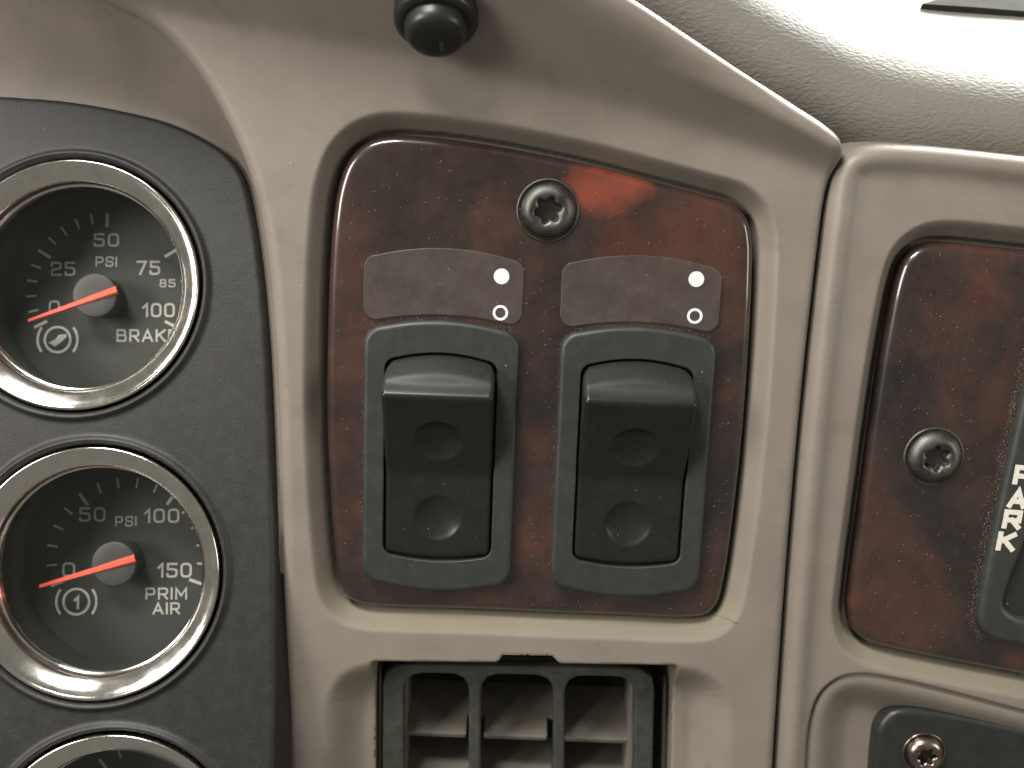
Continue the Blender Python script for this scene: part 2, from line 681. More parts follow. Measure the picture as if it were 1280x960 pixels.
# ------------------------------------------------------------------ shared outlines
FACE = 1.5      # height of the tan fascia; the wood panel's face is at z = 0
WOOD_A = ccw(spline(Upts([(409, 350), (413, 285), (420, 235), (433, 200), (453, 179), (480, 169), (530, 170), (590, 177),
                          (660, 189), (740, 206), (820, 227), (880, 243), (918, 255), (936, 272), (943, 300), (943, 350),
                          (939, 430), (931, 540), (919, 650), (907, 730), (899, 758), (886, 772), (862, 776), (780, 773),
                          (690, 770), (600, 766), (500, 763), (455, 760), (434, 752), (423, 735), (416, 690), (410, 610),
                          (406, 510), (407, 420)]), 6))
WOOD_B = ccw(spline(Upts([(1126, 345), (1136, 322), (1155, 307), (1182, 303), (1240, 308), (1320, 317), (1450, 332),
                          (1560, 346), (1575, 370), (1560, 500), (1530, 800), (1515, 880), (1500, 895), (1450, 886),
                          (1360, 864), (1280, 847), (1190, 830), (1110, 813), (1085, 805), (1069, 790), (1063, 765),
                          (1066, 730), (1080, 625), (1098, 495), (1113, 405)]), 6))

EDGE = spline(Upts([(-60, -120), (40, -50), (130, 2), (175, 24), (215, 57), (250, 101), (279, 150), (303, 203), (320, 260),
                    (332, 330), (341, 430), (347, 560), (351, 700), (352, 850), (350, 1000), (347, 1200)], FACE), 6, False)
GAUGE_PX = [(-260, 108), (-100, 112), (0, 119), (80, 125), (150, 137), (205, 151), (250, 171), (284, 194), (303, 220),
            (315, 265), (325, 330), (334, 430), (340, 560), (344, 700), (345, 850), (343, 1000), (340, 1190), (330, 1200),
            (-250, 1200), (-265, 1190)]
GAUGE_OUT = ccw(spline(Gpts(GAUGE_PX), 6))


def g_to_L(P, h=0.0):
    return np.array([(GO + GX * p[0] + GY * p[1] + GZ * h)[:2] for p in P])


GAUGE_L = ccw(g_to_L(GAUGE_OUT))


def recess(Z, X, Y, outline, depth, w0=0.6, w1=4.6):
    d = -sdf(X, Y, outline)            # positive outside the panel
    return Z - depth * (1 - sstep(w0, w1, d)) - 3.0 * sstep(1.3, 0.7, d), d


# ------------------------------------------------------------------ setting: what lies behind the fascia
back = plate('dashboard_backing', [(-190, -150), (190, -150), (190, 60), (-190, 60)], -60, -52, 0.5, M['void'])
single('dashboard_backing', back, 'dark inner structure behind the dashboard panels', 'dashboard', kind='structure')

# ------------------------------------------------------------------ centre fascia (one moulding: face, hood, cove, recesses)
x0, y0 = -150.0, -128.0
X, Y = make_grid(x0, 82.0, y0, 100.0, 0.34)
crease = spline(Upts([(-200, -70), (0, -28), (150, 2), (300, 31), (430, 54), (560, 80), (680, 108), (800, 138), (900, 166),
                      (1000, 200), (1040, 215), (1150, 255)], FACE), 6, False)
order = np.argsort(crease[:, 0])
dyc = Y - np.interp(X, crease[order, 0], crease[order, 1])
k = 0.8
soft = k * np.logaddexp(0, dyc / k)
Z = FACE + 0.95 * soft
# cove round the gauges
left = sdf(X, Y, np.vstack([EDGE, [(-400, EDGE[-1, 1]), (-400, EDGE[0, 1])]]))     # positive left of the edge
gd = sdf(X, Y, GAUGE_L)
zg = gz_height(X, Y) - 2.6
s = np.maximum(left, 0)
d2 = np.maximum(-gd, 0)
t = np.where(gd > 0, 1.0, s / (s + d2 + 1e-6))
R = 3.2
rnd = np.where(left > -R, R - np.sqrt(np.maximum(R * R - np.clip(left + R, 0, R) ** 2, 0)), 0.0)
base_l = Z - R
prof = 1 - (1 - t) ** 1.5
Zl = base_l + (zg - base_l) * prof
Z = np.where(left > 0, Zl, Z - np.minimum(rnd, R))
# recess of the switch panel
Z, dw = recess(Z, X, Y, WOOD_A, 4.8)
dust = 0.9 * np.exp(-((dw - 2.2) / 2.2) ** 2) * sstep(-40, -48, Y) * (dw > 0)
dust += 0.25 * np.exp(-((dw - 1.5) / 1.5) ** 2) * (dw > 0)
# finger scoops and opening of the air vent
SCOOP = ccw(round_poly(Upts([(402, 824), (920, 830), (905, 1300), (400, 1300)], FACE), [14, 14, 3, 3], 8))
sd = sdf(X, Y, SCOOP)
Z = Z - 6.0 * sstep(0.0, 9.5, sd)
HOLE = ccw(round_poly(Upts([(464, 827), (622, 828.5), (628, 819), (690, 820), (700, 830), (847, 832), (838, 1250), (464, 1250)], FACE),
                      [1, .6, .6, .6, .6, 1, 1, 1], 3))
hd = sdf(X, Y, HOLE)
gy_, gx_ = np.gradient(hd, 0.34)
near = (np.abs(hd) < 0.3) & (hd < 0.3)
gl_ = np.maximum(np.hypot(gx_, gy_), 0.5)
X = np.where(near, X - hd * gx_ / gl_ ** 2, X)
Y = np.where(near, Y - hd * gy_ / gl_ ** 2, Y)
Z = np.where(near, Z - 0.25, Z)
dust += 0.5 * np.exp(-((hd + 0.8) / 1.2) ** 2) * (hd < 0.2)
# outline: hood lip and the seam to the right-hand fascia
OUT = ccw(np.vstack([spline(Upts([(620, -120, 22), (720, -50, 17), (800, 0, 13.2), (860, 38, 11.6), (930, 84, 9.2), (1000, 129, 6.8),
                                  (1038, 156, 5.0), (1053, 174, 3.6), (1054, 192, 2.4), (1043, 215, 1.5), (1035, 240, 1.5),
                                  (1022, 335, 1.5), (1004, 500, 1.5), (987, 690, 1.5), (974, 870, 1.5), (965, 1020, 1.5),
                                  (955, 1250, 1.5)]), 6, False), [(-400, -200), (-400, 140), (20, 140)]]))
od = sdf(X, Y, OUT)
R = 2.2 + 6.3 * sstep(0, 10, dyc)
e = np.clip(od, 0, R)
Z = Z - (R - np.sqrt(np.maximum(R * R - (R - e) ** 2, 0)))
Z = np.where(od < 0, Z + od * 7.0, Z)
Z = np.maximum(Z, -45)
keep = (od > -3.2) & ((hd < 0) | near) & (gd < 6.0) & (Y < 99)
me = grid_mesh('centre_fascia', X, Y, Z, keep, M['tan'], {'dust': np.clip(dust, 0, 1)})
single('centre_fascia', me, 'tan plastic dashboard fascia surrounding the two rocker switches and the gauge hood', 'dashboard trim')
fascia = bpy.data.objects['centre_fascia']
P = resample(HOLE, 400)
P = P[P[:, 1] > -124]
zi = []
for p in P:
    q = p - (offset(HOLE, 0.0)[0] - HOLE[0])
    j = int(round((p[0] - x0) / 0.34))
    i = int(round((p[1] - y0) / 0.34))
    w_ = Z[max(i - 2, 0):i + 3, j - 2:j + 3]
    zi.append(float(np.median(w_)) - 0.3)
zi = np.array(zi)
V, F = [], []
m_ = len(P)
for dz in (0.0, -1.0, -14.0, -34.0):
    V += [(p[0], p[1], z + dz) for p, z in zip(P, zi)]
for r_ in range(3):
    for i in range(m_):
        j = (i + 1) % m_
        if np.linalg.norm(P[i] - P[j]) < 3:
            F.append((r_ * m_ + i, r_ * m_ + j, (r_ + 1) * m_ + j, (r_ + 1) * m_ + i))
part('opening_wall', mesh_from('opening_wall', V, F, M['tan']), fascia)

# ------------------------------------------------------------------ right-hand fascia
X, Y = make_grid(50.0, 150.0, -128.0, 60.0, 0.34)
OUTR = ccw(np.vstack([spline(Upts([(958, 1250), (970, 1020), (979, 870), (992, 690), (1009, 500), (1027, 335), (1039, 240),
                                   (1043, 217), (1052, 198), (1068, 186), (1092, 180), (1150, 181), (1280, 194), (1400, 209),
                                   (1600, 236)], FACE), 6, False), [(220, -200)]]))
od = sdf(X, Y, OUTR)
Z = np.full(X.shape, FACE - 0.4)
Z += 1.5 * np.exp(-((od - 2.8) / 2.6) ** 2)
Z, dw = recess(Z, X, Y, WOOD_B, 4.6, 0.6, 4.8)
dust = 0.8 * np.exp(-((dw - 2.2) / 2.4) ** 2) * (dw > 0) * sstep(-40, -52, Y)
dust += 0.25 * np.exp(-((dw - 1.5) / 1.5) ** 2) * (dw > 0)
TRAY = ccw(spline(Upts([(1006, 1250), (1007, 1050), (1009, 960), (1014, 905), (1027, 870), (1050, 851), (1078, 846), (1125, 853),
                        (1200, 871), (1280, 892), (1400, 923), (1560, 965), (1570, 1000), (1560, 1250)], FACE), 6))
td = sdf(X, Y, TRAY)
Z = Z - 0.9 * sstep(-0.3, 0.3, td) - 0.9 * np.exp(-(td / 0.45) ** 2) - 5.0 * sstep(1.5, 11.0, td)
dust += 0.6 * np.exp(-((td - 0.6) / 0.7) ** 2)
R = 2.4
e = np.clip(od, 0, R)
Z = Z - (R - np.sqrt(np.maximum(R * R - (R - e) ** 2, 0)))
Z = np.where(od < 0, Z + od * 7.0, Z)
keep = od > -3.2
me = grid_mesh('right_fascia', X, Y, Z, keep, M['tan'], {'dust': np.clip(dust, 0, 1)})
single('right_fascia', me, 'tan plastic fascia right of the seam holding the brake valve panel', 'dashboard trim')

# ------------------------------------------------------------------ padded dash top
X, Y = make_grid(-10.0, 175.0, 20.0, 125.0, 0.55)
LIP = spline(Upts([(560, -160, -6), (700, -60, -6), (800, 5, -6), (860, 43, -6), (930, 89, -6), (1000, 134, -6), (1045, 165, -6),
                   (1075, 190, -6)]), 6, False)
TOPR = spline(Upts([(1000, 172, -6), (1080, 182, -6), (1150, 183, -6), (1280, 196, -6), (1400, 210, -6), (1700, 250, -6)]), 6, False)


def above(line):
    o = np.argsort(line[:, 0])
    yl = np.interp(X, line[o, 0], line[o, 1])
    d = sdf(X, Y, line, False)
    return np.where(Y > yl, d, -d)


a = above(LIP)
b = above(TOPR)
kk = 5.0
mn = -kk * np.logaddexp(-a / kk, -b / kk) + 2.0
g = np.maximum(mn - 7.0, -10.0) ** 2 / 18.0
g = np.where(mn > 22.0, 15 * 15 / 18.0 + (mn - 22.0) * 30 / 18.0, g)
Z = -6.5 - g
keep = (mn > -14) & (Z > -75)
PX, PY, PZ = X, Y, Z
me = grid_mesh('dash_top_pad', X, Y, Z, keep, M['pad'])
single('dash_top_pad', me, 'grained tan vinyl dash top, brightly lit below the windshield', 'dash top', kind='structure')

# ------------------------------------------------------------------ black gauge panel
gx0, gy0 = GAUGE_OUT.min(0) - 3
gx1, gy1 = GAUGE_OUT.max(0) + 3
X, Y = make_grid(gx0, gx1, gy0, gy1, 0.34)
GC = [G(92, 356), G(116.5, 716), G(141, 1077)]
GR = 27.6
gd = sdf(X, Y, GAUGE_OUT)
Z = np.zeros(X.shape)
keep = gd > -1.6
for c in GC:
    r = np.hypot(X - c[0], Y - c[1])
    Z += 1.0 * np.exp(-((r - GR - 1.1) / 0.7) ** 2)
    Z -= 8.0 * sstep(GR + 0.25, GR - 0.8, r)
    keep &= r > GR - 1.6
R = 1.3
e = np.clip(gd, 0, R)
Z = Z - (R - np.sqrt(np.maximum(R * R - (R - e) ** 2, 0)))
Z = np.where(gd < 0, Z + gd * 5, Z)
me = grid_mesh('gauge_panel', X, Y, Z, keep, M['gauge_panel'])
single('gauge_panel', me, 'black grained plastic panel holding the column of round gauges', 'instrument panel', GM)


# ------------------------------------------------------------------ gauges
GLYPH = {
    '0': (.80, [('c', [(0, 0), (1, 0), (1, 1), (0, 1)], [.3, .3, .3, .3])]),
    '1': (.36, [('o', [(0, .70), (.95, 1), (.95, 0)], 0)]),
    '2': (.80, [('o', [(0, .76), (0, 1), (1, 1), (1, .52), (0, .42), (0, 0), (1, 0)], [0, .26, .26, .24, .24, 0, 0])]),
    '5': (.80, [('o', [(.95, 1), (.04, 1), (.04, .58), (1, .58), (1, 0), (0, 0), (0, .2)], [0, 0, 0, .26, .26, .26, 0])]),
    '7': (.78, [('o', [(0, 1), (1, 1), (.34, 0)], 0)]),
    '8': (.80, [('c', [(0, 0), (1, 0), (1, .5), (0, .5)], [.2] * 4), ('c', [(.07, .5), (.93, .5), (.93, 1), (.07, 1)], [.2] * 4)]),
    'P': (.78, [('o', [(0, 0), (0, 1)], 0), ('o', [(0, 1), (1, 1), (1, .42), (0, .42)], [0, .25, .25, 0])]),
    'S': (.78, [('o', [(1, .78), (1, 1), (0, 1), (0, .52), (1, .48), (1, 0), (0, 0), (0, .22)], [0, .24, .24, .2, .2, .24, .24, 0])]),
    'I': (.0, [('o', [(0, 0), (0, 1)], 0)]),
    'B': (.82, [('o', [(0, 0), (0, 1)], 0), ('o', [(0, 1), (.93, 1), (.93, .53), (0, .53)], [0, .22, .22, 0]), ('o', [(.5, .53), (1, .53), (1, 0), (0, 0)], [0, .22, .22, 0])]),
    'R': (.80, [('o', [(0, 0), (0, 1)], 0), ('o', [(0, 1), (1, 1), (1, .44), (0, .44)], [0, .25, .25, 0]), ('o', [(.5, .44), (1, 0)], 0)]),
    'A': (.92, [('o', [(0, 0), (.5, 1), (1, 0)], 0), ('o', [(.17, .3), (.83, .3)], 0)]),
    'K': (.80, [('o', [(0, 0), (0, 1)], 0), ('o', [(1, 1), (.06, .46)], 0), ('o', [(.3, .62), (1, 0)], 0)]),
    'E': (.74, [('o', [(1, 1), (0, 1), (0, 0), (1, 0)], 0), ('o', [(0, .52), (.9, .52)], 0)]),
    'M': (.98, [('o', [(0, 0), (0, 1), (.5, .3), (1, 1), (1, 0)], 0)]),
}


def stroke_text(text, w, h, mat, weight=0.15, depth=0.05, slant=0.0, square=False):
    """squared technical lettering drawn with strokes of even weight, centred, w x h mm"""
    gap = 0.30 + weight
    total = sum(GLYPH[c][0] for c in text) + gap * (len(text) - 1)
    sw = weight * h
    ih = h - sw
    kx = (w - sw) / max(total, 1e-6) if len(text) > 1 or total > 0 else 1.0
    V, F = [], []
    x = 0.0
    lift = 0.0
    for ch in text:
        gw, strokes = GLYPH[ch]
        for mode, pts, rad in strokes:
            P = np.array([((x + p[0] * gw) * kx, p[1] * ih) for p in pts])
            if square:
                rad = 0 if mode == 'o' else [0.02] * 4
            if mode == 'c':
                P = round_poly(P, [r * ih for r in rad], 5)
            elif rad:
                Q = [P[0]]
                for i in range(1, len(P) - 1):
                    r = min(rad[i] * ih, np.linalg.norm(P[i] - P[i - 1]) * .49, np.linalg.norm(P[i + 1] - P[i]) * .49)
                    if r < 1e-6:
                        Q.append(P[i])
                        continue
                    a = P[i] + (P[i - 1] - P[i]) / np.linalg.norm(P[i - 1] - P[i]) * r
                    b = P[i] + (P[i + 1] - P[i]) / np.linalg.norm(P[i + 1] - P[i]) * r
                    Q += [(1 - t) ** 2 * a + 2 * t * (1 - t) * P[i] + t * t * b for t in np.linspace(0, 1, 6)]
                Q.append(P[-1])
                P = np.array(Q)
            n = len(P)
            closed = mode == 'c'
            b0 = len(V)
            for i in range(n):
                pa = P[i - 1] if (closed or i > 0) else P[i]
                pb = P[(i + 1) % n] if (closed or i < n - 1) else P[i]
                d1 = P[i] - pa
                d2 = pb - P[i]
                d1 = d1 / np.linalg.norm(d1) if np.linalg.norm(d1) > 1e-9 else d2 / np.linalg.norm(d2)
                d2 = d2 / np.linalg.norm(d2) if np.linalg.norm(d2) > 1e-9 else d1
                t = d1 + d2
                t = t / max(np.linalg.norm(t), 1e-6)
                m = np.array([-t[1], t[0]]) * sw / 2 / max(abs(t @ d1), 0.45)
                q = P[i].copy()
                if not closed and i == 0: q = q - d2 * sw * .5 * (0.999 if rad or len(pts) > 2 else 1)
                if not closed and i == n - 1: q = q + d1 * sw * .5
                for pt, z in ((q + m, 0), (q + m, depth + lift), (q - m, depth + lift), (q - m, 0)):
                    V.append((pt[0] + slant * pt[1], pt[1], z))
            for i in range(n if closed else n - 1):
                a, b = b0 + 4 * i, b0 + 4 * ((i + 1) % n)
                F += [(a, a + 1, b + 1, b), (a + 1, a + 2, b + 2, b + 1), (a + 2, a + 3, b + 3, b + 2)]
            if not closed:
                e = b0 + 4 * (n - 1)
                F += [(b0, b0 + 3, b0 + 2, b0 + 1), (e, e + 1, e + 2, e + 3)]
            lift += 0.004
        x += gw + gap
    V = np.array(V)
    V[:, :2] -= (V[:, :2].min(0) + V[:, :2].max(0)) / 2
    F = [f[::-1] for f in F]
    return mesh_from('lettering', V, F, mat, False)


def ring_arc(name, r0, r1, a0, a1, mat, depth=0.05, n=40):
    full = abs(a1 - a0) > 359
    th = np.radians(np.linspace(a0, a1, n + 1))
    V, F = [], []
    for t in th:
        for r, z in ((r0, 0), (r1, 0), (r1, depth), (r0, depth)):
            V.append((r * math.cos(t), r * math.sin(t), z))
    for i in range(n):
        for q in range(4):
            p = (q + 1) % 4
            F.append((i * 4 + q, i * 4 + 4 + q, i * 4 + 4 + p, i * 4 + p))
    if not full:
        F += [(0, 1, 2, 3), (n * 4 + 3, n * 4 + 2, n * 4 + 1, n * 4)]
    return mesh_from(name, V, F, mat, False)


H_IN, H_GLASS, H_HUB, H_DIAL = -5.2, -6.0, -12.0, -18.6
bezel_me = lathe('bezel', [(GR - .5, -7), (GR - .35, -1.0), (GR - .35, 0.4), (GR - .45, 0.8), (GR - .7, 1.05), (GR - 1.0, 1.0), (GR - 1.25, 0.75),
                           (GR - 1.4, 0.7), (GR - 1.5, 0.68), (GR - 2.5, 0.10), (GR - 3.5, -0.52), (GR - 4.4, -1.15), (GR - 4.7, -1.5), (GR - 4.8, -2.2),
                           (GR - 4.83, -3.6), (GR - 4.87, -3.8), (GR - 4.95, -3.85), (GR - 5.15, -3.85), (GR - 5.25, -4.0), (GR - 5.25, -5.8)], M['chrome'], 128)
well_me = lathe('dial_well', [(GR - 5.25, -5.7), (GR - 5.0, -6.4), (GR - 4.6, -12), (GR - 3.6, -18.8)], M['dial'], 96)
dial_me = plate('dial', [((GR - 3.4) * math.cos(t), (GR - 3.4) * math.sin(t)) for t in np.linspace(0, 2 * math.pi, 96, endpoint=False)],
                -0.8, 0.0, 0.1, M['dial'], steps=1)
glass_me = plate('glass', [((GR - 5.1) * math.cos(t), (GR - 5.1) * math.sin(t)) for t in np.linspace(0, 2 * math.pi, 96, endpoint=False)],
                 -0.4, 0.0, 0.05, M['glass'], steps=1)
glass_me = mesh_from('glass', [(0, 0, 0)] + [((GR - 5.1) * math.cos(t), (GR - 5.1) * math.sin(t), 0)
                                             for t in np.linspace(0, 2 * math.pi, 96, endpoint=False)],
                     [(0, 1 + i, 1 + (i + 1) % 96) for i in range(96)], M['glass'], False)
px2mm = abs(G(160, 700, H_DIAL)[0] - G(110, 700, H_DIAL)[0]) / 50.0        # on the dial
hub_r = 28.0 * abs(G(160, 700, H_HUB)[0] - G(110, 700, H_HUB)[0]) / 50.0
hub_me = lathe('hub', [(hub_r * .9, -6.4), (hub_r, -1.0), (hub_r, -0.3), (hub_r - .12, -0.08), (hub_r - .35, 0.0), (hub_r * .5, 0.02),
                       (0.02, 0.03)], M['hub'], 48)


def tick_me(l, w):
    return box('tick_mark', l, w, 0.06, M['dial_ink'], 0.01)


tick_major, tick_minor, tick_small = tick_me(18 * px2mm, 3.6 * px2mm), tick_me(13 * px2mm, 2.4 * px2mm), tick_me(8 * px2mm, 3 * px2mm)


def make_gauge(c, label, dial_px, hub_px, tip_px, tail_px, texts, ticks):
    g = thing('pressure_gauge', label, 'gauge', gat(c[0], c[1], 0), 'round gauges in the black panel')
    part('bezel', bezel_me, g)
    part('dial_well', well_me, g)
    dl = part('dial', dial_me, g, (0, 0, H_DIAL))
    part('glass', glass_me, g, (0, 0, H_GLASS))
    ctr = G(*dial_px, H_DIAL) - c
    for (ang, r_out, kind) in ticks:
        me, ln = {'M': (tick_major, 18), 'm': (tick_minor, 13), 's': (tick_small, 8)}[kind]
        r = (r_out - ln / 2) * px2mm
        a = math.radians(ang)
        part('tick_mark', me, dl, (ctr[0] + r * math.cos(a), ctr[1] + r * math.sin(a), 0.04), a)
    for (s, x, y, w, h) in texts:
        p = G(x, y, H_DIAL) - c
        part('lettering', stroke_text(s, w * px2mm, h * px2mm, M['dial_ink'], 0.145), dl, (p[0], p[1], 0.015))
    if hub_px:
        hp = G(*hub_px, H_HUB) - c
        part('hub', hub_me, g, (hp[0], hp[1], H_HUB))
        a, b = G(*tail_px, H_HUB + .5) - c, G(*tip_px, H_HUB - .6) - c
        d = (b - a) / np.linalg.norm(b - a)
        n = np.array([-d[1], d[0]])
        w0, w1 = 0.95, 0.42
        V = []
        for p, w, z in ((a, w0, H_HUB + .55), (b, w1, H_HUB - .4)):
            for sg, zz in ((1, -.25), (.55, .25), (-.55, .25), (-1, -.25)):
                q = p + n * w * sg
                V.append((q[0], q[1], z + zz))
        F = [(0, 1, 2, 3), (7, 6, 5, 4)] + [(i, i + 4, (i + 1) % 4 + 4, (i + 1) % 4) for i in range(4)]
        part('needle', mesh_from('needle', V, F, M['needle'], False), g)
    return g, dl


def icon(dl, c, px, inner):
    p = G(*px, H_DIAL) - c
    k = px2mm
    part('brake_symbol', ring_arc('brake_symbol', 14.5 * k, 17.5 * k, 0, 360, M['dial_ink']), dl, (p[0], p[1], .02))
    part('brake_symbol', ring_arc('brake_symbol', 23.5 * k, 26.5 * k, -38, 38, M['dial_ink'], n=16), dl, (p[0], p[1], .02))
    part('brake_symbol', ring_arc('brake_symbol', 23.5 * k, 26.5 * k, 142, 218, M['dial_ink'], n=16), dl, (p[0], p[1], .02))
    if inner == '1':
        part('lettering', stroke_text('1', 7 * k, 17 * k, M['dial_ink'], 0.2), dl, (p[0], p[1], .015))
    else:
        me = plate('brake_symbol', np.array([(-11, -4), (-3, -9), (4, -4), (11, 3), (11, 7), (1, 6), (-2, 1)]) * k, 0, .06, .01, M['dial_ink'], steps=1)
        part('brake_symbol', me, dl, (p[0], p[1], .0))


t1 = [(90 + 2.3333 * (50 - v), 101, 'M' if v in (0, 25, 50) else 'm') for v in range(0, 51, 5)]
t1 += [(90 - 2.3333 * 25, 104, 'M'), (90 - 2.3333 * 35, 103, 's'), (90 - 2.3333 * 50, 101, 'M')]
g1, d1 = make_gauge(GC[0], 'round chrome-rimmed gauge reading BRAKE, uppermost of the gauge column', (133, 365), (118, 369), (36, 401),
                    (146, 362), [('50', 133, 300, 32, 17), ('25', 79, 336, 31, 18), ('75', 185.5, 335, 30, 18), ('PSI', 133, 327, 27, 13),
                                 ('85', 209.5, 354, 20, 10), ('100', 198, 387, 41, 18), ('BRAKE', 184, 419, 77, 16), ('0', 68, 384, 14, 17)], t1)
icon(d1, GC[0], (72, 424.5), 'n')
t2 = [(200.2 - 1.4655 * v, 101, 'M' if v % 50 == 0 else 'm') for v in range(0, 151, 10)]
g2, d2_ = make_gauge(GC[1], 'round chrome-rimmed gauge reading PRIM AIR, below the BRAKE gauge', (159, 697), (142, 705), (50, 733),
                     (169, 698), [('50', 115.5, 643, 33, 18), ('PSI', 157.5, 651.5, 27, 13), ('100', 202, 644, 44, 18), ('150', 218, 712, 43, 18.5),
                                  ('PRIM', 208, 741.5, 52, 15), ('AIR', 208, 760, 34, 15), ('0', 86, 712, 16, 18)], t2)
icon(d2_, GC[1], (95.5, 752), '1')
c3 = (184, 1029)
g3, d3 = make_gauge(GC[2], 'round chrome-rimmed gauge mostly cut off at the bottom edge', c3, None, None, None, [], t2)


# ------------------------------------------------------------------ wood panels
def wood_panel(name, outline, mat, label, bulge=0.5, thick=4.0):
    P = resample(outline, 220)
    cen = P.mean(0)
    V, F = [], []
    n = len(P)
    b = 2.1
    rings = [(offset(P, 0.0), -thick)]
    for a in np.linspace(0, math.pi / 2, 7):
        rings.append((offset(P, b * (1 - math.cos(a))), -b * (1 - math.sin(a)) - bulge))
    inner = offset(P, b)
    for s in np.linspace(1, 0.02, 22)[1:]:
        rings.append((cen + (inner - cen) * s, -bulge * s ** 3))
    for Q, z in rings:
        V += [(q[0], q[1], z) for q in Q]
    for i in range(len(rings) - 1):
        for k in range(n):
            l = (k + 1) % n
            F.append((i * n + k, i * n + l, (i + 1) * n + l, (i + 1) * n + k))
    F.append(tuple(range((len(rings) - 1) * n, len(rings) * n)))
    t = thing(name, label, 'trim panel')
    part('panel_face', mesh_from('panel_face', V, F, mat), t)
    return t


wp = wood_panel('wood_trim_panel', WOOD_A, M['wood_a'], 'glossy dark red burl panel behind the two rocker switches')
wpb = wood_panel('wood_trim_panel', WOOD_B, M['wood_b'], 'glossy dark red burl panel at right edge beside PARK placard')

SW = [(-14.95, -16.6), (26.1, -16.4)]


def arch(w, y_top, y_bot, sag_t, sag_b, r, n=14):
    """upright shape with bowed top and bottom: corner points go through round_poly"""
    xs = np.linspace(-w, w, n)
    top = [(x, y_top - sag_t * (x / w) ** 2) for x in xs[::-1]]
    bot = [(x, y_bot + sag_b * (x / w) ** 2) for x in xs]
    P = round_poly(bot + top, [r if i in (0, n - 1, n, 2 * n - 1) else 0.6 for i in range(2 * n)], 6)
    return resample(ccw(P), 160)


def corner_arch(w, y_top, y_bot, sag_t, sag_b, r, n=160):
    """same, with circular corners"""
    def shape(x):
        return y_top - sag_t * (x / w) ** 2, y_bot + sag_b * (x / w) ** 2
    P = []
    xs = np.linspace(-w + r, w - r, 24)
    P += [(x, shape(x)[1]) for x in xs]
    yb, yt = shape(w - r)[1], shape(w - r)[0]
    P += [(w - r + r * math.sin(a), yb + r - r * math.cos(a)) for a in np.linspace(0.25, math.pi / 2, 8)]
    P += [(w - r + r * math.cos(a), yt - r + r * math.sin(a)) for a in np.linspace(0, math.pi / 2 - .25, 8)]
    P += [(x, shape(x)[0]) for x in xs[::-1]]
    P += [(-w + r - r * math.sin(a), yt - r + r * math.cos(a)) for a in np.linspace(0.25, math.pi / 2, 8)]
    P += [(-w + r - r * math.cos(a), yb + r - r * math.sin(a)) for a in np.linspace(0, math.pi / 2 - .25, 8)]
    return resample(ccw(np.array(P)), n)


# label films above each switch, glued to the panel
for i, (sx, sy) in enumerate(SW):
    yt, yb = 28.0 - sy, 14.1 - sy
    P = corner_arch(16.6, yt, yb, 2.6, -2.0, 2.6)
    lp = part('label_plate', plate('label_plate', P, -0.6, 0.28, 0.22, M['film'], steps=3), wp, (sx, sy, 0))
    lp['label'] = 'smoky label film with white dot and ring above the %s switch' % ('left', 'right')[i]
    dot, rg = ((627, 345.5), (625.5, 391)) if i == 0 else ((870.5, 349), (868.5, 395))
    p = U(*dot, 0.3)
    part('dot_mark', plate('dot_mark', [(1.62 * math.cos(t), 1.62 * math.sin(t)) for t in np.linspace(0, 2 * math.pi, 40, endpoint=False)],
                           0, .05, .02, M['white'], steps=1), lp, (p[0] - sx, p[1] - sy, .285))
    p = U(*rg, 0.3)
    part('ring_mark', ring_arc('ring_mark', 1.08, 1.62, 0, 360, M['white']), lp, (p[0] - sx, p[1] - sy, .285))


